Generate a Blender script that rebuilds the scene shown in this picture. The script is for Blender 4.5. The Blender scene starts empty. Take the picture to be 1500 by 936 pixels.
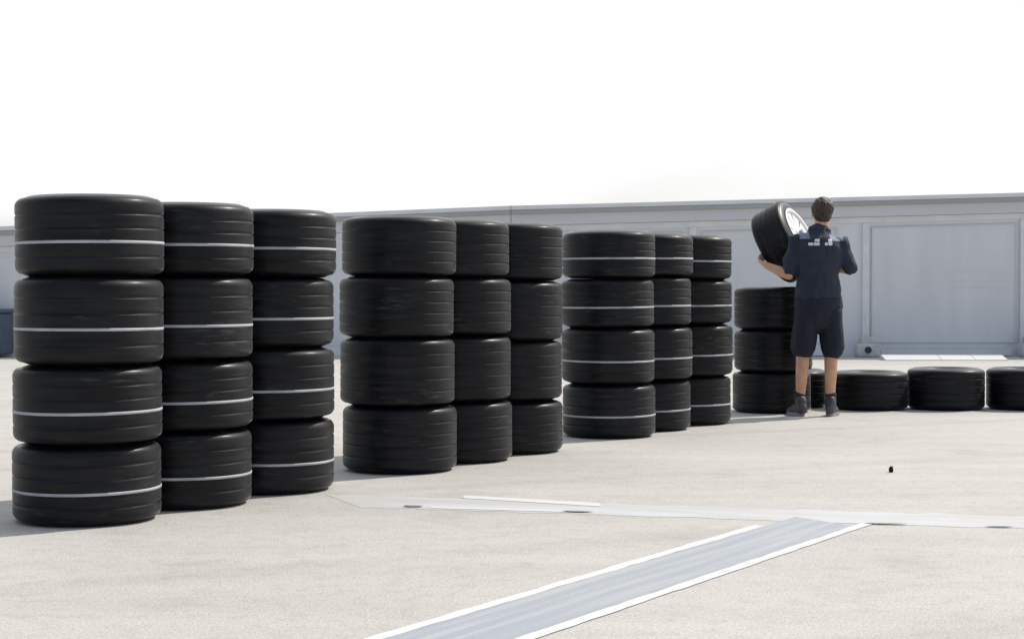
import bpy, bmesh, math, random
from mathutils import Vector, Matrix, noise
random.seed(7)
C = bpy.context.scene.collection
scene = bpy.context.scene

# ------------------------------------------------------------ camera, sky, sun, exposure
cd = bpy.data.cameras.new('camera'); cam = bpy.data.objects.new('camera', cd); C.objects.link(cam)
cam.location = (0, 0, 1.022)
cam.rotation_euler = (math.radians(90 - 1.03), 0, 0)
cd.sensor_width = 36; cd.lens = 60.0; cd.clip_start = .1; cd.clip_end = 4000
scene.camera = cam

SUN_EL, SUN_AZ = 48, 35          # elevation; azimuth counted from +X towards +Y
w = bpy.data.worlds.new('World'); scene.world = w; w.use_nodes = True
nt = w.node_tree; N = nt.nodes; L = nt.links
for n in list(N): N.remove(n)
out = N.new('ShaderNodeOutputWorld'); bg = N.new('ShaderNodeBackground'); bg.inputs[1].default_value = .15
sky = N.new('ShaderNodeTexSky'); sky.sky_type = 'NISHITA'; sky.sun_disc = False
sky.sun_elevation = math.radians(SUN_EL); sky.sun_rotation = math.radians(90 - SUN_AZ)
sky.altitude = 0; sky.air_density = 1.0; sky.dust_density = 3.0; sky.ozone_density = 1.0
tc = N.new('ShaderNodeTexCoord'); mp = N.new('ShaderNodeMapping'); mp.inputs['Scale'].default_value = (1.2, 1.2, 5)
nz = N.new('ShaderNodeTexNoise'); nz.inputs['Scale'].default_value = 1.6; nz.inputs['Detail'].default_value = 7
rp = N.new('ShaderNodeValToRGB'); rp.color_ramp.elements[0].position = .34; rp.color_ramp.elements[1].position = .52
rp.color_ramp.elements[0].color = (.5, .5, .5, 1)
mx = N.new('ShaderNodeMixRGB'); mx.inputs[2].default_value = (6.95, 7.0, 7.05, 1)   # thin bright cloud veil
L.new(tc.outputs['Generated'], mp.inputs[0]); L.new(mp.outputs[0], nz.inputs['Vector']); L.new(nz.outputs[0], rp.inputs[0])
# the veil is brightest in the half of the sky where the sun stands and thins out away from it
dt = N.new('ShaderNodeVectorMath'); dt.operation = 'DOT_PRODUCT'; dt.inputs[1].default_value = (.28, .93, .22)
ms = N.new('ShaderNodeMapRange'); ms.interpolation_type = 'SMOOTHSTEP'; ms.inputs[1].default_value = -.35; ms.inputs[2].default_value = .55; ms.inputs[3].default_value = .12; ms.inputs[4].default_value = 1.15
mm = N.new('ShaderNodeMath'); mm.operation = 'MULTIPLY'; mm.use_clamp = True
L.new(tc.outputs['Generated'], dt.inputs[0]); L.new(dt.outputs['Value'], ms.inputs[0]); L.new(ms.outputs[0], mm.inputs[0]); L.new(rp.outputs[0], mm.inputs[1])
L.new(mm.outputs[0], mx.inputs[0]); L.new(sky.outputs[0], mx.inputs[1]); L.new(mx.outputs[0], bg.inputs[0]); L.new(bg.outputs[0], out.inputs[0])

sd = bpy.data.lights.new('sun', 'SUN'); sd.energy = 4.0; sd.angle = math.radians(.6); sd.color = (1, .955, .89)
so = bpy.data.objects.new('sun', sd); C.objects.link(so)
so.rotation_euler = (math.radians(90 - SUN_EL), 0, math.radians(90 + SUN_AZ))

vs = scene.view_settings; vs.view_transform = 'Standard'; vs.look = 'None'; vs.gamma = 1; vs.use_curve_mapping = False
vs.exposure = 0

# ------------------------------------------------------------ helpers
def mat(name, col, rough=.6, spec=.5, metal=0.):
    m = bpy.data.materials.new(name); m.use_nodes = True
    b = m.node_tree.nodes['Principled BSDF']
    b.inputs['Base Color'].default_value = (*col, 1); b.inputs['Roughness'].default_value = rough
    b.inputs['Specular IOR Level'].default_value = spec; b.inputs['Metallic'].default_value = metal
    return m
def noisy(name, c1, c2, scale=6, rough=(.5, .7), stretch=(1, 1, 1), detail=6, bump=0., bscale=60, spec=.5, lo=.35, hi=.65, bdist=.01, metal=0):
    m = mat(name, c1, .6, spec, metal); t = m.node_tree; n = t.nodes; l = t.links; b = n['Principled BSDF']
    tc = n.new('ShaderNodeTexCoord'); mp = n.new('ShaderNodeMapping'); mp.inputs['Scale'].default_value = stretch
    nz = n.new('ShaderNodeTexNoise'); nz.inputs['Scale'].default_value = scale; nz.inputs['Detail'].default_value = detail
    r = n.new('ShaderNodeValToRGB'); r.color_ramp.elements[0].position = lo; r.color_ramp.elements[1].position = hi
    r.color_ramp.elements[0].color = (*c1, 1); r.color_ramp.elements[1].color = (*c2, 1)
    mr = n.new('ShaderNodeMapRange'); mr.inputs[1].default_value = .3; mr.inputs[2].default_value = .7
    mr.inputs[3].default_value = rough[0]; mr.inputs[4].default_value = rough[1]
    l.new(tc.outputs['Object'], mp.inputs[0]); l.new(mp.outputs[0], nz.inputs['Vector'])
    l.new(nz.outputs[0], r.inputs[0]); l.new(r.outputs[0], b.inputs['Base Color'])
    l.new(nz.outputs[0], mr.inputs[0]); l.new(mr.outputs[0], b.inputs['Roughness'])
    if bump:
        n2 = n.new('ShaderNodeTexNoise'); n2.inputs['Scale'].default_value = bscale; n2.inputs['Detail'].default_value = 4
        bp = n.new('ShaderNodeBump'); bp.inputs['Strength'].default_value = bump; bp.inputs['Distance'].default_value = bdist
        l.new(mp.outputs[0], n2.inputs['Vector']); l.new(n2.outputs[0], bp.inputs['Height']); l.new(bp.outputs[0], b.inputs['Normal'])
    return m
def link(name, bm, m, parent=None, smooth=True):
    me = bpy.data.meshes.new(name)
    bmesh.ops.recalc_face_normals(bm, faces=bm.faces)
    bm.to_mesh(me); bm.free()
    for ma in (m if isinstance(m, (list, tuple)) else [m]): me.materials.append(ma)
    if smooth:
        for p in me.polygons: p.use_smooth = True
    o = bpy.data.objects.new(name, me); C.objects.link(o)
    if parent: o.parent = parent
    return o
def tag(o, label=None, cat=None, group=None, kind=None):
    if label: o['label'] = label
    if cat: o['category'] = cat
    if group: o['group'] = group
    if kind: o['kind'] = kind
    return o
def empty(name, loc, label, cat, group=None, rot=(0, 0, 0)):
    o = bpy.data.objects.new(name, None); C.objects.link(o); o.location = loc; o.rotation_euler = rot; o.empty_display_size = .1
    return tag(o, label, cat, group)
def box(bm, x0, x1, y0, y1, z0, z1, bev=0):
    r = bmesh.ops.create_cube(bm, size=1)
    for v in r['verts']:
        v.co = Vector(((x0+x1)/2 + v.co.x*(x1-x0), (y0+y1)/2 + v.co.y*(y1-y0), (z0+z1)/2 + v.co.z*(z1-z0)))
    if bev:
        es = list({e for v in r['verts'] for e in v.link_edges})
        bmesh.ops.bevel(bm, geom=es, offset=bev, segments=2, affect='EDGES', profile=.5)
def lathe(bm, prof, seg=112, closed=False):
    rings = []
    for k in range(seg):
        a = 2*math.pi*k/seg; c, s = math.cos(a), math.sin(a)
        rings.append([bm.verts.new((r*c, r*s, z)) for r, z in prof])
    n = len(prof)
    for k in range(seg):
        A, B = rings[k], rings[(k+1) % seg]
        for i in range(n if closed else n-1):
            j = (i+1) % n
            bm.faces.new((A[i], B[i], B[j], A[j]))
def tube(bm, pts, rad, n=14, ref=(0, 1, 0)):
    """closed lofted limb; rad = r or (across, along ref) per point"""
    pts = [Vector(p) for p in pts]; ref = Vector(ref); rings = []
    m = len(pts)
    P, Rr = [], []
    def rr(i): return rad[i] if isinstance(rad[i], tuple) else (rad[i], rad[i])
    t0 = (pts[1]-pts[0]).normalized(); t1 = (pts[-1]-pts[-2]).normalized()
    a, b = rr(0); P += [pts[0]-t0*min(a, b)*.9, pts[0]-t0*min(a, b)*.6]; Rr += [(a*.35, b*.35), (a*.8, b*.8)]
    for i in range(m): P.append(pts[i]); Rr.append(rr(i))
    a, b = rr(m-1); P += [pts[-1]+t1*min(a, b)*.6, pts[-1]+t1*min(a, b)*.9]; Rr += [(a*.8, b*.8), (a*.35, b*.35)]
    for i, p in enumerate(P):
        t = (P[min(i+1, len(P)-1)] - P[max(i-1, 0)]).normalized()
        s = t.cross(ref)
        if s.length < .05: s = t.cross(Vector((1, 0, .01)))
        s.normalize(); f = s.cross(t).normalized()
        rings.append([bm.verts.new(p + s*math.cos(2*math.pi*k/n)*Rr[i][0] + f*math.sin(2*math.pi*k/n)*Rr[i][1]) for k in range(n)])
    for A, B in zip(rings, rings[1:]):
        for k in range(n): bm.faces.new((A[k], A[(k+1) % n], B[(k+1) % n], B[k]))
    bm.faces.new(rings[0][::-1]); bm.faces.new(rings[-1])
def ell(bm, c, r, rot=None, sub=3):
    M = Matrix.Translation(c) @ (rot.to_4x4() if rot else Matrix()) @ Matrix.Diagonal((*r, 1))
    bmesh.ops.create_icosphere(bm, subdivisions=sub, radius=1, matrix=M)
def fuse(name, bm, m, parent, voxel, smooth=4, wrinkle=None, mats=None, cut=None):
    """melt the overlapping lofts into one continuous skin"""
    o = link(name, bm, m, parent)
    r = o.modifiers.new('r', 'REMESH'); r.mode = 'VOXEL'; r.voxel_size = voxel
    s = o.modifiers.new('s', 'SMOOTH'); s.iterations = smooth; s.factor = .5
    dg = bpy.context.evaluated_depsgraph_get()
    me = bpy.data.meshes.new_from_object(o.evaluated_get(dg)); me.name = name
    o.modifiers.clear(); o.data = me
    me.materials.clear()
    for ma in (mats or [m]): me.materials.append(ma)
    if wrinkle:
        nor = [v.normal.copy() for v in me.vertices]
        for v, nn in zip(me.vertices, nor): v.co += nn*wrinkle(v.co)
    if cut:
        for p in me.polygons: p.material_index = cut(p.center, p.normal)
    for p in me.polygons: p.use_smooth = True
    return o

# ------------------------------------------------------------ materials
def ground_material():
    m = mat('pale_asphalt', (.4, .4, .4), .75, .4); t = m.node_tree; n = t.nodes; l = t.links; b = n['Principled BSDF']
    tc = n.new('ShaderNodeTexCoord')
    def nz(scale, det, st=(1, 1, 1), rot=0):
        mp = n.new('ShaderNodeMapping'); mp.inputs['Scale'].default_value = st; mp.inputs['Rotation'].default_value = (0, 0, rot)
        x = n.new('ShaderNodeTexNoise'); x.inputs['Scale'].default_value = scale; x.inputs['Detail'].default_value = det
        l.new(tc.outputs['Object'], mp.inputs[0]); l.new(mp.outputs[0], x.inputs['Vector']); return x.outputs[0]
    def ramp(src, p0, c0, p1, c1):
        r = n.new('ShaderNodeValToRGB'); r.color_ramp.elements[0].position = p0; r.color_ramp.elements[1].position = p1
        r.color_ramp.elements[0].color = (*c0, 1); r.color_ramp.elements[1].color = (*c1, 1); l.new(src, r.inputs[0]); return r.outputs[0]
    def mul(a, c, f=1):
        x = n.new('ShaderNodeMixRGB'); x.blend_type = 'MULTIPLY'; x.inputs[0].default_value = f; l.new(a, x.inputs[1]); l.new(c, x.inputs[2]); return x.outputs[0]
    base = ramp(nz(.55, 5), .3, (.475, .454, .42), .7, (.53, .51, .475))
    streak = ramp(nz(1.3, 6, (.35, 2.6, 1), math.radians(-28)), .35, (.93, .93, .93), .62, (1, 1, 1))
    stain = ramp(nz(2.3, 8), .27, (.88, .87, .86), .42, (1, 1, 1))
    grain = ramp(nz(110, 4), .33, (.72, .72, .72), .6, (1.1, 1.1, 1.09))
    grit = ramp(nz(42, 3), .3, (.86, .86, .86), .5, (1, 1, 1))
    c = mul(mul(mul(mul(base, streak), stain), grain, .9), grit, .7)
    # hairline cracks
    vo = n.new('ShaderNodeTexVoronoi'); vo.feature = 'DISTANCE_TO_EDGE'; vo.inputs['Scale'].default_value = .42
    wob = n.new('ShaderNodeMixRGB'); wob.blend_type = 'ADD'; wob.inputs[0].default_value = .25
    wn = n.new('ShaderNodeTexNoise'); wn.inputs['Scale'].default_value = 4; wn.inputs['Detail'].default_value = 5
    l.new(tc.outputs['Object'], wn.inputs['Vector']); l.new(tc.outputs['Object'], wob.inputs[1]); l.new(wn.outputs['Color'], wob.inputs[2]); l.new(wob.outputs[0], vo.inputs['Vector'])
    cr = ramp(vo.outputs['Distance'], .0005, (.8, .79, .78), .002, (1, 1, 1))
    c = mul(c, cr, .35)
    speck = ramp(nz(34, 2), .20, (.5, .49, .48), .27, (1, 1, 1)); c = mul(c, speck)
    c = mul(c, ramp(nz(11, 4), .36, (.93, .925, .92), .5, (1, 1, 1)))
    arcs = n.new('ShaderNodeTexWave'); arcs.wave_type = 'BANDS'; arcs.inputs['Scale'].default_value = .16; arcs.inputs['Distortion'].default_value = 3.5; arcs.inputs['Detail'].default_value = 2; arcs.inputs['Detail Scale'].default_value = .25
    am = n.new('ShaderNodeMapping'); am.inputs['Rotation'].default_value = (0, 0, math.radians(62)); l.new(tc.outputs['Object'], am.inputs[0]); l.new(am.outputs[0], arcs.inputs['Vector'])
    c = mul(c, ramp(arcs.outputs['Fac'], .0, (.93, .925, .92), .05, (1, 1, 1)))
    l.new(c, b.inputs['Base Color'])
    bp = n.new('ShaderNodeBump'); bp.inputs['Strength'].default_value = .35; bp.inputs['Distance'].default_value = .004
    l.new(nz(170, 3), bp.inputs['Height']); l.new(bp.outputs[0], b.inputs['Normal'])
    return m
def paint_material(name, col, wear_col, amount=.42, rot=0, stretch=(.3, 4, 1), scale=3, alpha=None):
    """road paint: streaky wear running along the line, plus aggregate showing through"""
    m = mat(name, col, .6, .4); t = m.node_tree; n = t.nodes; l = t.links; b = n['Principled BSDF']
    tc = n.new('ShaderNodeTexCoord'); mp = n.new('ShaderNodeMapping'); mp.inputs['Rotation'].default_value = (0, 0, rot); 
    m2 = n.new('ShaderNodeMapping'); m2.inputs['Scale'].default_value = stretch
    a = n.new('ShaderNodeTexNoise'); a.inputs['Scale'].default_value = scale; a.inputs['Detail'].default_value = 8
    g = n.new('ShaderNodeTexNoise'); g.inputs['Scale'].default_value = 120; g.inputs['Detail'].default_value = 3
    ad = n.new('ShaderNodeMath'); ad.operation = 'MULTIPLY_ADD'; ad.inputs[1].default_value = .45
    r = n.new('ShaderNodeValToRGB'); r.color_ramp.elements[0].position = amount+.2; r.color_ramp.elements[1].position = amount+.36
    r.color_ramp.elements[0].color = (*wear_col, 1); r.color_ramp.elements[1].color = (*col, 1)
    l.new(tc.outputs['Object'], mp.inputs[0]); l.new(mp.outputs[0], m2.inputs[0]); l.new(m2.outputs[0], a.inputs['Vector'])
    l.new(tc.outputs['Object'], g.inputs['Vector']); l.new(g.outputs[0], ad.inputs[0]); l.new(a.outputs[0], ad.inputs[2])
    l.new(ad.outputs[0], r.inputs[0]); l.new(r.outputs[0], b.inputs['Base Color'])
    if alpha:                                        # worn through to the ground in places
        am = n.new('ShaderNodeMapRange'); am.inputs[1].default_value = alpha[0]; am.inputs[2].default_value = alpha[1]; am.inputs[3].default_value = alpha[2]; am.inputs[4].default_value = alpha[3]
        l.new(ad.outputs[0], am.inputs[0]); l.new(am.outputs[0], b.inputs['Alpha'])
    bp = n.new('ShaderNodeBump'); bp.inputs['Strength'].default_value = .2; bp.inputs['Distance'].default_value = .003
    l.new(g.outputs[0], bp.inputs['Height']); l.new(bp.outputs[0], b.inputs['Normal'])
    return m
def rubber(name, c1, c2, rough, zs, bump=.25, spec=.5, sheen=0):
    m = mat(name, c1, .5, spec); m.node_tree.nodes['Principled BSDF'].inputs['Sheen Weight'].default_value = sheen; m.node_tree.nodes['Principled BSDF'].inputs['Sheen Roughness'].default_value = .3; t = m.node_tree; n = t.nodes; l = t.links; b = n['Principled BSDF']
    tc = n.new('ShaderNodeTexCoord'); oi = n.new('ShaderNodeObjectInfo')
    off = n.new('ShaderNodeVectorMath'); off.operation = 'ADD'
    sc = n.new('ShaderNodeMath'); sc.operation = 'MULTIPLY'; sc.inputs[1].default_value = 37; l.new(oi.outputs['Random'], sc.inputs[0])
    l.new(tc.outputs['Object'], off.inputs[0]); l.new(sc.outputs[0], off.inputs[1])
    def nz(scale, det, st):
        mp = n.new('ShaderNodeMapping'); mp.inputs['Scale'].default_value = st
        x = n.new('ShaderNodeTexNoise'); x.inputs['Scale'].default_value = scale; x.inputs['Detail'].default_value = det
        l.new(off.outputs[0], mp.inputs[0]); l.new(mp.outputs[0], x.inputs['Vector']); return x.outputs[0]
    ring = nz(2.2, 7, (1, 1, zs)); blot = nz(5, 6, (1, 1, 1.4)); fine = nz(140, 3, (1, 1, 1.5))
    mix = n.new('ShaderNodeMath'); mix.operation = 'MULTIPLY_ADD'; mix.inputs[1].default_value = .6; l.new(blot, mix.inputs[0]); l.new(ring, mix.inputs[2])
    r = n.new('ShaderNodeValToRGB'); r.color_ramp.elements[0].position = .68; r.color_ramp.elements[1].position = .98
    r.color_ramp.elements[0].color = (*c1, 1); r.color_ramp.elements[1].color = (*c2, 1)
    l.new(mix.outputs[0], r.inputs[0]); l.new(r.outputs[0], b.inputs['Base Color'])
    mr = n.new('ShaderNodeMapRange'); mr.inputs[1].default_value = .6; mr.inputs[2].default_value = 1.0; mr.inputs[3].default_value = rough[0]; mr.inputs[4].default_value = rough[1]
    l.new(mix.outputs[0], mr.inputs[0]); l.new(mr.outputs[0], b.inputs['Roughness'])
    b.inputs['Coat Weight'].default_value = .14; b.inputs['Coat Roughness'].default_value = .27
    # grey dusty scuffs: thin, running round the tyre, in patches
    scf = nz(9, 5, (1, 1, 9)); pat = nz(2.6, 3, (1, 1, 2))
    a1 = n.new('ShaderNodeMapRange'); a1.inputs[1].default_value = .55; a1.inputs[2].default_value = .68; l.new(scf, a1.inputs[0])
    a2 = n.new('ShaderNodeMapRange'); a2.inputs[1].default_value = .50; a2.inputs[2].default_value = .64; l.new(pat, a2.inputs[0])
    a3 = n.new('ShaderNodeMath'); a3.operation = 'MULTIPLY'; l.new(a1.outputs[0], a3.inputs[0]); l.new(a2.outputs[0], a3.inputs[1])
    a4 = n.new('ShaderNodeMath'); a4.operation = 'MULTIPLY'; a4.inputs[1].default_value = .55; l.new(a3.outputs[0], a4.inputs[0])
    dm = n.new('ShaderNodeMixRGB'); dm.inputs[2].default_value = (.062, .06, .057, 1); l.new(a4.outputs[0], dm.inputs[0]); l.new(r.outputs[0], dm.inputs[1]); l.new(dm.outputs[0], b.inputs['Base Color'])
    hs = n.new('ShaderNodeMath'); hs.operation = 'MULTIPLY_ADD'; hs.inputs[1].default_value = .10; l.new(nz(26, 5, (1, 1, 2)), hs.inputs[0]); l.new(fine, hs.inputs[2])
    bp = n.new('ShaderNodeBump'); bp.inputs['Strength'].default_value = bump; bp.inputs['Distance'].default_value = .004
    l.new(hs.outputs[0], bp.inputs['Height']); l.new(bp.outputs[0], b.inputs['Normal'])
    return m

M_ground = ground_material()
M_tread = rubber('tread_rubber', (.003, .0033, .0042), (.013, .0135, .0155), (.40, .6), 16, .3, .15, .16)
M_side = rubber('sidewall_rubber', (.005, .0053, .007), (.012, .0125, .015), (.24, .4), 6, .1, .4)
M_stripe = noisy('stripe_paint', (.30, .31, .33), (.46, .47, .49), 9, (.5, .7), (1, 1, 3), lo=.3, hi=.6)
M_rim = noisy('wheel_white', (.72, .72, .72), (.82, .82, .82), 6, (.25, .4))
M_wall = noisy('pale_grey_cladding', (.74, .74, .745), (.79, .785, .785), .8, (.45, .6), (1, 1, .35), lo=.3, hi=.7, bump=.05, bscale=3)
M_panel = noisy('panel_grey', (.69, .69, .70), (.77, .765, .77), 3.2, (.35, .5), (1, 1, .22), lo=.3, hi=.7, bump=.05, bscale=3)
M_fascia = noisy('fascia_grey', (.62, .625, .63), (.68, .68, .685), 1.4, (.4, .55), (.3, 1, 3))
M_dark = noisy('gutter_grey', (.38, .385, .39), (.43, .435, .44), 2, (.4, .6), (.4, 1, 3))
M_trim = noisy('white_trim', (.72, .725, .73), (.8, .8, .8), 3, (.4, .5))
M_block = noisy('cast_concrete', (.48, .48, .46), (.62, .62, .6), 9, (.6, .8), bump=.2, bscale=40)
M_wheel = noisy('black_plastic', (.02, .02, .022), (.04, .04, .04), 20, (.4, .6))
M_blue = noisy('dark_blue_plastic', (.045, .07, .12), (.07, .1, .16), 5, (.4, .55))

# ------------------------------------------------------------ ground and painted markings
def sheet(name, quads, m, kind='structure', z=0, div=0):
    bm = bmesh.new()
    for q in quads:
        vsx = [bm.verts.new((x, y, z)) for x, y in q]; bm.faces.new(vsx)
    return tag(link(name, bm, m, smooth=False), kind=kind)
sheet('ground', [[(-1500, -300), (1500, -300), (1500, 3000), (-1500, 3000)]], M_ground)

M_band = paint_material('faded_band', (.52, .53, .55), (.475, .465, .445), .45, math.radians(14.5), (.6, 2.4, 1), 2.2)
M_blueband = paint_material('worn_blue_grey_paint', (.32, .345, .385), (.40, .41, .42), .42, math.radians(-58.3), (.35, 9, 1), 2.4)
M_line = paint_material('white_line_paint', (.64, .64, .625), (.52, .505, .48), .30, math.radians(-58.3), (.8, 5, 1), 5)
M_line2 = paint_material('white_line_paint_cross', (.62, .62, .61), (.52, .505, .48), .28, math.radians(14.5), (.8, 5, 1), 5)
def bandpt(x, s):      # the cross band runs slightly towards the camera as it goes right
    return (x, 8.46 - .262*(x + .87)) if s else (x, 8.02 - .252*(x + .87))
def strip(name, p0, p1, q1, q0, m, z, n=40, jit=.004):
    """painted strip with slightly ragged edges; p = one side, q = the other"""
    bm = bmesh.new(); A = []; B = []
    for i in range(n+1):
        t = i/n
        a = Vector(p0).lerp(Vector(p1), t); b = Vector(q0).lerp(Vector(q1), t)
        d = (b-a).normalized()
        a = a + d*noise.noise(Vector((a.x*9, a.y*9, 1)))*jit; b = b + d*noise.noise(Vector((b.x*9, b.y*9, 5)))*jit
        A.append(bm.verts.new((a.x, a.y, z))); B.append(bm.verts.new((b.x, b.y, z)))
    for i in range(n): bm.faces.new((A[i], A[i+1], B[i+1], B[i]))
    return tag(link(name, bm, m, smooth=False), kind='structure')
strip('road_marking_band', bandpt(-.93, 1), bandpt(6.5, 1), bandpt(6.5, 0), bandpt(-.72, 0), M_band, .001, 260, .05)
# diagonal strip: blue-grey paint between two white lines
D = Vector((.525, .851)); Nn = Vector((.851, -.525))
O = Vector((-.433, 4.92)) - D*2.2 - Nn*.022
Lm = 5.15
def dg(a, b, la=0., lb=None):
    lb = Lm if lb is None else lb
    return [tuple(O + D*la + Nn*a), tuple(O + D*lb + Nn*a), tuple(O + D*lb + Nn*b), tuple(O + D*la + Nn*b)]
wL = .05; W = .425
q = dg(wL, W-wL); q[1] = tuple(Vector(q[1])+D*.25); q[2] = tuple(Vector(q[2])+D*.1); strip('road_marking_diagonal', *q, M_blueband, .0025, 90, .006)
strip('road_marking_line', *dg(0, wL, 0, Lm-.1), M_line, .003, 120, .007)
strip('road_marking_line', *dg(W-wL, W, 0, Lm+.22), M_line, .003, 120, .007)
# white outlined stretch of the cross band
strip('road_marking_line', (-.24, 8.43), (.42, 8.12), (.42, 7.99), (-.24, 8.31), M_line2, .0025, 30, .006)
strip('road_marking_line', (-.38, 8.0), (.26, 7.855), (.26, 7.79), (-.38, 7.93), M_line2, .0025, 30, .006)
M_tar = noisy('tar_black', (.13, .13, .125), (.24, .235, .225), 12, (.5, .7), lo=.3, hi=.6)
def tar(cx, cy, lx, ly, ang):
    bm = bmesh.new(); vsx = []
    for k in range(28):
        a = 2*math.pi*k/28; r = 1 + .25*noise.noise(Vector((math.cos(a)*1.5+cx*7, math.sin(a)*1.5, cy)))
        x, y = math.cos(a)*lx/2*r, math.sin(a)*ly/2*r
        vsx.append(bm.verts.new((cx + x*math.cos(ang)-y*math.sin(ang), cy + x*math.sin(ang)+y*math.cos(ang), .0055)))
    bm.faces.new(vsx); return tag(link('tar_patch', bm, M_tar, smooth=False), kind='structure')
tar(-.465, 7.99, .10, .05, -.2); tar(.30, 7.795, .15, .036, -.25); tar(1.62, 7.39, .17, .035, -.12); tar(2.09, 7.30, .11, .03, -.1)

# ------------------------------------------------------------ paddock buildings
ZL = lambda x: 2.215 + .0405*(x+1.5)      # left unit roof line
ZR = lambda x: 2.275 + .0255*x            # right unit roof line
def prism(bm, x0, x1, y0, y1, za, zb, n=1):
    """box whose bottom/top follow za(x), zb(x)"""
    vs8 = []
    for x in (x0, x1):
        for y in (y0, y1):
            for zf in (za, zb): vs8.append(bm.verts.new((x, y, zf(x) if callable(zf) else zf)))
    a = vs8
    for f in ((0, 1, 3, 2), (4, 6, 7, 5), (0, 4, 5, 1), (2, 3, 7, 6), (0, 2, 6, 4), (1, 5, 7, 3)): bm.faces.new([a[i] for i in f])
def unit(x0, x1, Z, label, yw=26.0):
    b = empty('paddock_building', ((x0+x1)/2, yw, 0), label, 'building')
    ox = (x0+x1)/2; Zl = lambda x: Z(x+ox); l0, l1 = x0-ox, x1-ox
    def part(name, args, m, par=b):
        bm = bmesh.new()
        for a in args: prism(bm, *a)
        return link(name, bm, m, par, smooth=False)
    part('wall', [(l0, l1, 0, 4.2, .0, lambda x: Zl(x)-.30)], M_wall)
    part('fascia', [(l0-.02, l1+.0, -.10, 4.3, lambda x: Zl(x)-.298, lambda x: Zl(x)-.13)], M_fascia)
    part('gutter', [(l0-.02, l1+.0, -.16, 4.34, lambda x: Zl(x)-.128, lambda x: Zl(x)-.062)], M_dark)
    part('roof_edge', [(l0-.02, l1+.0, -.19, 4.38, lambda x: Zl(x)-.06, Zl)], M_trim)
    part('soffit_trim', [(l0, l1, -.035, -.003, lambda x: Zl(x)-.39, lambda x: Zl(x)-.302)], M_trim)
    return b, part, ox, Zl
ub, part, ox, Zl = unit(-13.5, -.012, ZL, 'low pale grey building at the left behind the stacks, its roof line dropping leftwards')
for x in (-11.2, -8.9, -6.75, -4.3, -2.05):
    part('pilaster', [(x-ox-.045, x-ox+.045, -.02, -.002, .0, lambda q: Zl(q)-.392)], M_panel)
    part('wall_panel', [(x-ox+.07, min(x-ox+2.1, -.012-ox-.05), -.012, -.002, .16, lambda q: Zl(q)-.46)], M_panel)
part('plinth', [(-13.5-ox, -.012-ox, -.045, -.003, .0, .075)], M_trim)
ub, part, ox, Zl = unit(0, 15.5, ZR, 'low pale grey panelled building at the right behind the person, with big framed panels')
for x in (.9, 2.75, 5.38, 7.78, 10.2, 12.6):
    part('pilaster', [(x-ox-.05, x-ox+.05, -.05, -.002, .0, lambda q: Zl(q)-.392)], M_trim)
for x0, x1 in ((1.02, 2.6), (2.88, 4.95), (5.47, 7.68), (7.9, 10.08), (10.3, 12.45)):
    p = part('wall_panel', [(x0-ox, x1-ox, -.015, -.002, .21, lambda q: Zl(q)-.47)], M_panel)
    a, c = x0-ox, x1-ox
    for args in ((a, c, lambda q: Zl(q)-.475, lambda q: Zl(q)-.455), (a, c, .2, .218)):
        part('panel_frame', [(args[0], args[1], -.028, -.016, args[2], args[3])], M_fascia, p)
    part('panel_frame', [(a, a+.022, -.031, -.016, .222, lambda q: Zl(q)-.48)], M_fascia, p)
    part('panel_frame', [(c-.022, c, -.031, -.016, .222, lambda q: Zl(q)-.48)], M_fascia, p)
    xm = (a+c)/2
    part('louvre', [(xm+.05, c-.05, -.021, -.016, z, z+.016) for z in (1.05, 1.14, 1.28)], M_wall, p)
    part('base_rail', [(x0-ox+.12, x1-ox-.12, -.20, -.03, .012, .10)], M_trim)
bm = bmesh.new()                                  # added ramp beyond the building's shadow, sloped to catch sun as a bright strip
for x0, x1 in ((5.32, 6.12), (6.13, 6.6), (6.61, 7.06)):
    v = [bm.verts.new(p) for p in ((x0, 24.28, .012), (x1, 24.28, .012), (x1, 24.60, .075), (x0, 24.60, .075), (x0, 24.28, 0), (x1, 24.28, 0), (x1, 24.66, 0), (x0, 24.66, 0), (x1, 24.66, .075), (x0, 24.66, .075))]
    for f in ((0, 1, 2, 3), (4, 5, 1, 0), (3, 2, 8, 9), (9, 8, 6, 7), (4, 0, 3, 9, 7), (1, 5, 6, 8, 2)): bm.faces.new([v[i] for i in f])
tag(link('sun_catch_ramp', bm, M_fascia, smooth=False), kind='structure')
def ballast(x, y, label):
    b = empty('ballast_block', (x, y, 0), label, 'block', 'ballast blocks at the foot of the building')
    bm = bmesh.new(); box(bm, -.17, .17, -.16, .16, .0, .20, .025); box(bm, -.11, .11, -.1, .1, .19, .30, .02); link('block', bm, M_block, b)
    bm = bmesh.new(); bmesh.ops.create_cone(bm, cap_ends=True, segments=24, radius1=.05, radius2=.05, depth=.03, matrix=Matrix.Translation((-.02, -.168, .11)) @ Matrix.Rotation(math.pi/2, 4, 'X'))
    link('socket', bm, M_wheel, b, smooth=False)
    bm = bmesh.new(); bmesh.ops.create_cone(bm, cap_ends=True, segments=16, radius1=.022, radius2=.022, depth=.35, matrix=Matrix.Translation((0, .02, .42))); link('support_post', bm, M_trim, b)
ballast(5.33, 25.6, 'pale ballast block with dark round socket, just right of the person below the wall panel')
ballast(7.79, 25.6, 'pale ballast block with dark round socket, at the right edge below the pilaster')
c = empty('storage_crate', (-7.98, 25.6, 0), 'dark blue storage crate against the wall at the far left edge', 'crate')
bm = bmesh.new(); box(bm, -.42, .42, -.3, .3, .04, .66, .03)
for x in (-.3, -.1, .1, .3): box(bm, x-.015, x+.015, -.315, -.297, .1, .6)
link('crate_body', bm, M_blue, c, smooth=False)
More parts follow.
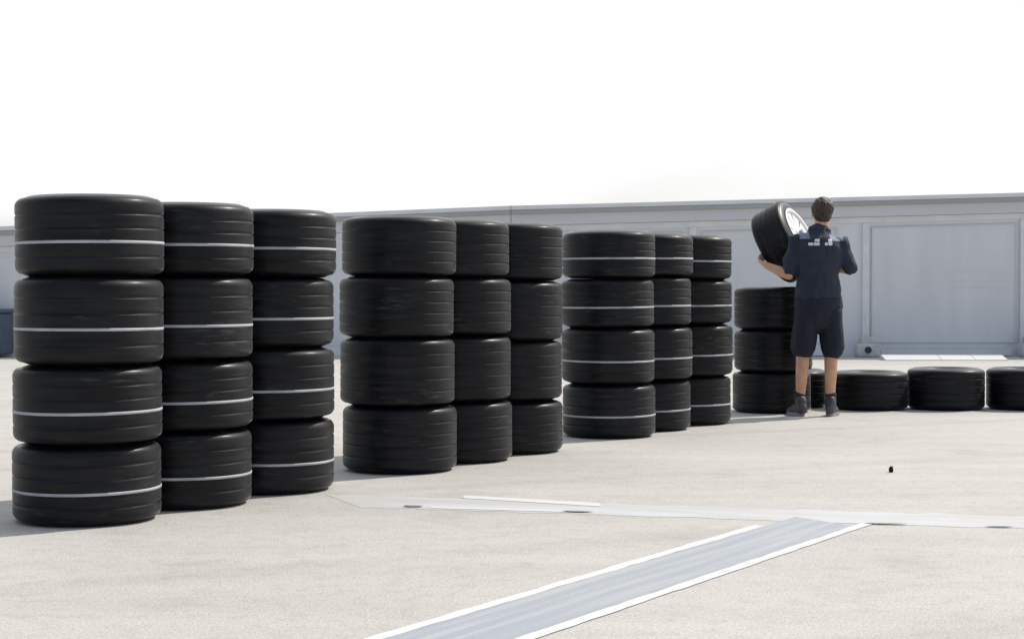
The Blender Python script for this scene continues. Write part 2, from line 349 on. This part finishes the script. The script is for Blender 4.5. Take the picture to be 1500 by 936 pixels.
bm = bmesh.new(); box(bm, -.45, .45, -.33, .33, .662, .72, .02); link('lid', bm, M_blue, c, smooth=False)

# ------------------------------------------------------------ tyres
R = .322
def arc(cx, cz, r, a0, a1, n, sx=1., sz=1.):
    return [(cx + sx*r*math.cos(math.radians(a0+(a1-a0)*i/n)), cz + sz*r*math.sin(math.radians(a0+(a1-a0)*i/n))) for i in range(n+1)]
def make_tyre(W, stripe, label, cat='tyre', group=None, slick=False, name='racing_tyre'):
    t = empty(name, (0, 0, 0), label, cat, group)
    h = W/2; sr = random.uniform(.034, .042); zc = h-.010-sr
    # tread: shoulder, crown with ribs and four grooves, shoulder
    top = arc(R-sr, zc, sr, 62, 0, 8) + [(R, zc-.006)]
    crown = []
    gz = [zc*.72, zc*.24, -zc*.24, -zc*.72]; gw = .0055 if stripe else .004; gd = .003
    for g in gz:
        crown += [(R, g+gw+.006), (R, g+gw+.0012), (R-gd, g+gw-.0005), (R-gd, g-gw+.0005), (R, g-gw-.0012), (R, g-gw-.006)]
    bot = [(r, -z) for r, z in reversed(top)]
    bm = bmesh.new(); lathe(bm, top + crown + bot); tr = link('tread', bm, M_tread, t)
    # sidewalls: short step under the shoulder, bulge, bead
    for s in (1, -1):
        x0, z0 = top[0][0], top[0][1]
        prof = [(x0, z0), (x0-.002, z0+.0015), (x0-.004, z0-.0005), (x0-.012, z0+.0035), (.262, h-.001), (.25, h), (.238, h-.001), (.225, h-.004), (.222, h-.006), (.219, h-.0045), (.205, h-.011), (.19, h-.02),
                (.176, h-.03), (.168, h-.042), (.165, h-.06), (.172, h-.066), (.2, h-.05), (.24, h-.03), (.27, h-.04), (.29, h-.08), (.295, .0)]
        bm = bmesh.new(); lathe(bm, [(r, s*z) for r, z in prof]); link('sidewall', bm, M_side, t)
    if stripe:
        z = -h + W*.425 if stripe is True else stripe
        g = min(gz, key=lambda q: abs(q-z))
        g = -zc*.24
        bm = bmesh.new(); lathe(bm, [(R-gd+.0005, g+gw+.0005), (R+.0012, g+gw+.0008), (R+.0016, g+.0), (R+.0012, g-gw-.0008), (R-gd+.0005, g-gw-.0005)])
        link('stripe', bm, M_stripe, t)
    return t
stacks = [  # x, y, widths bottom-up, striped, description
 (-1.881, 7.575, (.344, .337, .381, .352), 1, 'nearest stack at far left'),
 (-1.560, 8.135, (.356, .325, .389, .337), 1, 'second stack from the left'),
 (-1.229, 8.700, (.366, .352, .348, .334), 1, 'third stack from the left'),
 (-.646, 9.645, (.368, .373, .337, .330), 0, 'first stack of the unstriped trio'),
 (-.330, 10.210, (.358, .380, .338, .334), 0, 'middle stack of the unstriped trio'),
 (.000, 10.775, (.322, .370, .368, .350), 0, 'last stack of the unstriped trio'),
 (.676, 11.890, (.363, .382, .335, .324), 1, 'first stack of the farther striped trio'),
 (.987, 12.455, (.361, .382, .352, .308), 1, 'middle stack of the farther striped trio'),
 (1.351, 13.010, (.362, .385, .329, .330), 1, 'last stack of the farther striped trio'),
 (2.172, 14.210, (.334, .344, .350), 0, 'three-high stack beside the person')]
GAP = .0015
for x, y, ws, st, desc in stacks:
    z = 0; n = len(ws)
    for i, W_ in enumerate(ws):
        W_ *= 1.008
        lev = ['bottom', 'third from top', 'second from top', 'topmost'][i] if n == 4 else ['bottom', 'middle', 'topmost'][i]
        t = make_tyre(W_, st, f"{'white-striped' if st else 'plain black'} grooved tyre, {lev} in the {desc}", 'tyre',
                      'white-striped racing tyres in stacks' if st else 'plain racing tyres in stacks')
        t.location = (x + random.uniform(-.011, .011) + (.009 if i == n-1 and x < -1.8 else 0), y + random.uniform(-.011, .011), z + W_/2)
        t.rotation_euler = (random.uniform(-.006, .006), random.uniform(-.006, .006), random.uniform(0, 6.28))
        z += W_ + GAP
for x, y, W_, lab in ((2.43, 14.86, .325, 'single plain tyre lying flat behind the person, seen between the legs'),
                      (3.048, 14.53, .322, 'single plain tyre lying flat just right of the person, lowest of the row'),
                      (3.700, 14.54, .350, 'single plain tyre lying flat, second from the right edge'),
                      (4.378, 14.55, .350, 'single plain tyre lying flat, cut by the right edge')):
    t = make_tyre(W_, 0, lab, 'tyre', 'single tyres lying in a row'); t.location = (x, y, W_/2); t.rotation_euler = (0, 0, random.uniform(0, 6.28))

# ------------------------------------------------------------ the person
PX, PY = 2.457, 13.70
M_skin = noisy('skin', (.56, .30, .19), (.64, .37, .24), 18, (.45, .6), bump=.05, bscale=90)
M_hair = noisy('dark_brown_hair', (.02, .011, .007), (.075, .04, .024), 60, (.45, .65), (1, 1, .35), bump=.6, bscale=90)
M_shirt = noisy('navy_shirt', (.014, .02, .038), (.022, .03, .052), 12, (.75, .9), bump=.25, bscale=260, bdist=.002)
M_lilac = noisy('pale_shoulder_lilac', (.14, .17, .25), (.2, .23, .31), 12, (.7, .8))
M_print = noisy('pale_print', (.74, .77, .84), (.8, .82, .88), 12, (.7, .8))
M_short = noisy('dark_navy_shorts', (.005, .008, .018), (.009, .013, .027), 12, (.75, .9), bump=.25, bscale=260, bdist=.002)
M_sock = noisy('dark_red_black_sock', (.02, .014, .018), (.04, .025, .03), 40, (.8, .9))
M_shoe = noisy('dark_grey_shoe', (.045, .04, .05), (.09, .08, .095), 15, (.5, .7), lo=.4, hi=.6)
M_sole = noisy('grey_sole', (.22, .21, .24), (.32, .31, .34), 20, (.6, .7))
pr = empty('person', (PX, PY, 0), 'person seen from behind in navy shirt and shorts lifting a tyre onto a stack', 'person')

SL, EL, WL_ = Vector((-.172, .015, 1.395)), Vector((-.236, .0, 1.130)), Vector((-.405, .125, 1.215))
SR, ER, WR = Vector((.178, .0, 1.385)), Vector((.262, .0, 1.175)), Vector((.075, .19, 1.22))
def hand(bm, Wp, f, nrm, thumb):
    f = Vector(f).normalized(); nrm = Vector(nrm); nrm = (nrm - f*nrm.dot(f)).normalized(); s = f.cross(nrm)
    tube(bm, [Wp-f*.01, Wp+f*.02, Wp+f*.05, Wp+f*.085], [(.026, .018), (.032, .017), (.041, .016), (.040, .014)], 14, nrm)
    for k, (o, ln) in enumerate(((-.030, .068), (-.010, .078), (.011, .074), (.030, .058))):
        p = Wp + f*.08 + s*o; pts = [p]; ang = .25
        for q in range(3):
            ang += .38; d = f*math.cos(ang) + nrm*math.sin(ang)
            p = p + d*ln*(.45, .32, .26)[q]; pts.append(p)
        tube(bm, pts, [.0095, .009, .0085, .0075], 8, s)
    b = Wp + f*.025 + s*thumb*.028
    tube(bm, [b, b + (s*thumb*.8 + f*.5 + nrm*.4)*.032, b + (s*thumb*.75 + f*.9 + nrm*.9)*.045], [.013, .0105, .009], 8, f)
# --- body, one continuous surface
bm = bmesh.new()
hc = Vector((.036, .045, 1.632))
tilt = Matrix.Rotation(math.radians(-8), 3, 'X') @ Matrix.Rotation(math.radians(5), 3, 'Y')
ell(bm, hc + tilt @ Vector((0, -.012, .018)), (.076, .092, .09), tilt)
ell(bm, hc + tilt @ Vector((0, .022, -.045)), (.058, .066, .068), tilt)
ell(bm, hc + tilt @ Vector((0, .094, -.022)), (.012, .018, .02), tilt, 2)        # nose
ell(bm, hc + tilt @ Vector((0, .074, -.066)), (.025, .016, .008), tilt, 2)       # lips
ell(bm, hc + tilt @ Vector((0, .07, -.095)), (.022, .018, .014), tilt, 2)        # chin
for s in (-1, 1):
    ell(bm, hc + tilt @ Vector((s*.076, -.005, -.018)), (.010, .018, .030), tilt, 2)     # ears
    ell(bm, hc + tilt @ Vector((s*.03, .078, .014)), (.02, .012, .007), tilt, 2)         # brows
tube(bm, [(.01, -.01, 1.43), (.018, .0, 1.49), (.03, .015, 1.56)], [.058, .054, .056], 16)
tube(bm, [(0, 0, .86), (0, 0, .95), (0, 0, 1.06), (0, -.005, 1.2), (0, -.01, 1.33), (0, -.01, 1.40), (.004, -.01, 1.445)],
     [(.155, .11), (.16, .11), (.14, .1), (.165, .115), (.18, .115), (.16, .10), (.09, .075)], 20)
tube(bm, [(-.13, 0, 1.40), SL, SL.lerp(EL, .45), EL], [.055, .056, .05, .039], 14)
tube(bm, [EL, EL.lerp(WL_, .35), WL_.lerp(EL, .15), WL_], [.040, .043, .030, .026], 14)
tube(bm, [(.13, 0, 1.39), SR, SR.lerp(ER, .45), ER], [.055, .056, .05, .039], 14)
tube(bm, [ER, ER.lerp(WR, .35), WR.lerp(ER, .15), WR], [.040, .043, .030, .026], 14)
hand(bm, WL_, (-.32, .78, .25), (.55, .2, .65), 1)
hand(bm, WR, (-.45, .85, .1), (-.7, -.2, .1), 1)
legs = {-1: [(-.085, 0, .86), (-.10, .0, .70), (-.122, .0, .50), (-.130, -.022, .38), (-.138, -.004, .22), (-.146, .0, .10), (-.148, .005, .06)],
        1: [(.085, 0, .86), (.098, .0, .70), (.105, .0, .50), (.101, -.022, .38), (.100, -.004, .22), (.106, .0, .10), (.108, .005, .06)]}
for s, pts in legs.items():
    tube(bm, pts, [.088, .082, .055, (.052, .057), .041, .034, .034], 16)
body = fuse('body', bm, M_skin, pr, .006, 5)
for s in (-1, 1):
    bm = bmesh.new(); ell(bm, hc + tilt @ Vector((s*.03, .076, .0)), (.012, .012, .011), tilt, 2); link('eye', bm, M_trim, pr)
# --- hair
bm = bmesh.new()
ell(bm, hc + tilt @ Vector((0, -.022, .028)), (.089, .097, .097), tilt)
ell(bm, hc + tilt @ Vector((0, -.052, -.03)), (.073, .058, .064), tilt)
ell(bm, hc + tilt @ Vector((.012, .02, .055)), (.076, .075, .062), tilt)
fuse('hair', bm, M_hair, pr, .005, 2, lambda c: .006*noise.noise(c*38) + .004*noise.noise(c*90))
# --- shirt
bm = bmesh.new()
tube(bm, [(0, 0, .955), (0, 0, 1.03), (0, -.002, 1.12), (.0, -.008, 1.24), (.002, -.012, 1.34), (.003, -.01, 1.405), (.006, -.008, 1.45)],
     [(.184, .138), (.178, .132), (.172, .126), (.190, .135), (.202, .135), (.184, .124), (.108, .098)], 24)
tube(bm, [(.006, -.008, 1.44), (.016, -.004, 1.478)], [.088, .068], 18)      # collar
tube(bm, [(-.10, 0, 1.40), SL, SL.lerp(EL, .5), SL.lerp(EL, .84)], [.07, .074, .070, .066], 16)
tube(bm, [(.10, 0, 1.39), SR + Vector((.006, 0, 0)), SR.lerp(ER, .5), SR.lerp(ER, .92)], [.07, .074, .067, .063], 16)
def wr(c):
    return (.016*noise.noise(Vector((c.x*5, c.y*6, c.z*10))) + .006*noise.noise(Vector((c.x*14+3, c.y*14, c.z*20)))
            + .004*noise.noise(Vector((c.x*30, c.y*30+2, c.z*9))))
def prints(c, n):
    x, y, z = c
    if y < -.02 and n.y < -.25:                                       # two blocks of pale lettering over the shoulder blades
        for x0, x1, z0, z1 in ((-.098, -.062, 1.366, 1.390), (-.056, -.012, 1.366, 1.390), (-.05, -.012, 1.396, 1.418), (.03, .052, 1.366, 1.39), (.058, .09, 1.366, 1.418)):
            if x0 < x < x1 and z0 < z < z1: return 1
    if z > 1.40 and .075 < x < .19 and n.z > .25: return 2             # pale lilac on the upward faces of the right shoulder
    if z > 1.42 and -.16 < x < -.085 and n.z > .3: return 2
    return 0
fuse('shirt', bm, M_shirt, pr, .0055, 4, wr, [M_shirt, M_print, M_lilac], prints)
# --- shorts
bm = bmesh.new()
tube(bm, [(0, 0, .80), (0, 0, .88), (0, 0, .96), (0, 0, 1.01)], [(.178, .138), (.196, .145), (.186, .135), (.168, .122)], 22)
for s, pts in legs.items():
    k = s*.004
    tube(bm, [(pts[0][0], 0, .84), (pts[1][0]+k, 0, .70), (pts[2][0]*.96+k+(.012 if s > 0 else 0), 0, .545)], [(.104, .125), (.103, .118), (.098, .108)], 18)
fuse('shorts', bm, M_short, pr, .006, 3, lambda c: .012*noise.noise(Vector((c.x*7, c.y*7, c.z*5+4))) + .006*noise.noise(Vector((c.x*18, c.y*18, c.z*10))))
# --- socks and shoes
for s, ax, ang in ((-1, -.147, .30), (1, .107, -.34)):
    bm = bmesh.new(); tube(bm, [(ax, 0.003, .07), (ax, .0, .12), (ax - s*.002, 0, .175)], [.043, .041, .045], 14); fuse('sock', bm, M_sock, pr, .006, 2)
    Rz = Matrix.Rotation(ang, 4, 'Z') if s < 0 else Matrix.Rotation(ang, 4, 'Z')
    T = Matrix.Translation((ax, 0, 0)) @ Rz
    bm = bmesh.new()
    tube(bm, [T @ Vector(p) for p in ((0, -.052, .062), (0, -.01, .066), (0, .06, .055), (0, .12, .04), (0, .165, .034))],
         [(.040, .05), (.043, .056), (.044, .042), (.047, .03), (.036, .022)], 16, (0, 0, 1))
    tube(bm, [T @ Vector((0, -.03, .08)), T @ Vector((0, -.026, .125))], [(.047, .05), (.046, .048)], 14)
    sh = fuse('shoe', bm, M_shoe, pr, .006, 3)
    bm = bmesh.new(); outl = []
    for k in range(36):
        a = 2*math.pi*k/36; yy = .058 + .128*math.sin(a); ww = (.049 if yy > .03 else .043)*math.cos(a)*(1+.12*(yy > .1))
        outl.append((ww, yy))
    lo = [bm.verts.new(T @ Vector((x, y, .001))) for x, y in outl]; hi = [bm.verts.new(T @ Vector((x*1.02, y*1.0, .028))) for x, y in outl]
    bm.faces.new(lo[::-1]); bm.faces.new(hi)
    for k in range(36): bm.faces.new((lo[k], lo[(k+1) % 36], hi[(k+1) % 36], hi[k]))
    link('sole', bm, M_sole, sh, smooth=False)

# --- the tyre in the arms, its white wheel in the sun
ht = make_tyre(.30, 0, 'tilted tyre with white wheel held against the left side of the person', 'tyre')
axis = Vector((.78, -.44, .48)).normalized()
ht.rotation_mode = 'QUATERNION'; ht.rotation_quaternion = Vector((0, 0, 1)).rotation_difference(axis)
ht.location = (PX - .19, PY + .435, 1.41)
bm = bmesh.new()
h = .150
lathe(bm, [(.17, h-.03), (.232, h+.0015), (.234, h+.004), (.215, h+.006), (.195, h-.008), (.185, h-.04), (.16, h-.1), (.155, -h+.04), (.17, -h+.02)], 64)
wd = link('wheel_rim', bm, M_rim, ht)
bm = bmesh.new(); lathe(bm, [(.0005, h-.004), (.045, h-.006), (.06, h-.02), (.06, h-.05), (.0005, h-.055)], 48); link('hub', bm, M_rim, wd)
for k in range(9):
    bm = bmesh.new(); a = 2*math.pi*k/9
    P8 = [bm.verts.new(Matrix.Rotation(a, 3, 'Z') @ Vector(q)) for q in ((.05, -.018, h-.018), (.05, .018, h-.018), (.198, .058, h-.012), (.198, -.058, h-.012), (.05, -.018, h-.045), (.05, .018, h-.045), (.198, .058, h-.035), (.198, -.058, h-.035))]
    for f in ((0, 1, 2, 3), (7, 6, 5, 4), (0, 4, 5, 1), (1, 5, 6, 2), (2, 6, 7, 3), (3, 7, 4, 0)): bm.faces.new([P8[i] for i in f])
    link('spoke', bm, M_rim, wd, smooth=False)
bm = bmesh.new(); bmesh.ops.create_cone(bm, cap_ends=True, segments=6, radius1=.03, radius2=.026, depth=.03, matrix=Matrix.Translation((0, 0, h+.008))); link('wheel_nut', bm, M_dark, ht, smooth=False)

# ------------------------------------------------------------ litter on the ground
bm = bmesh.new(); bmesh.ops.create_icosphere(bm, subdivisions=3, radius=1)
for v in bm.verts:
    v.co *= 1 + .35*noise.noise(v.co*1.6); v.co = Vector((v.co.x*.013, v.co.y*.016, v.co.z*.019 + .016))
o = tag(link('rubber_scrap', bm, M_tread), 'small dark scrap of rubber alone on the pale ground at right', 'scrap'); o.location = (2.115, 9.5, 0)
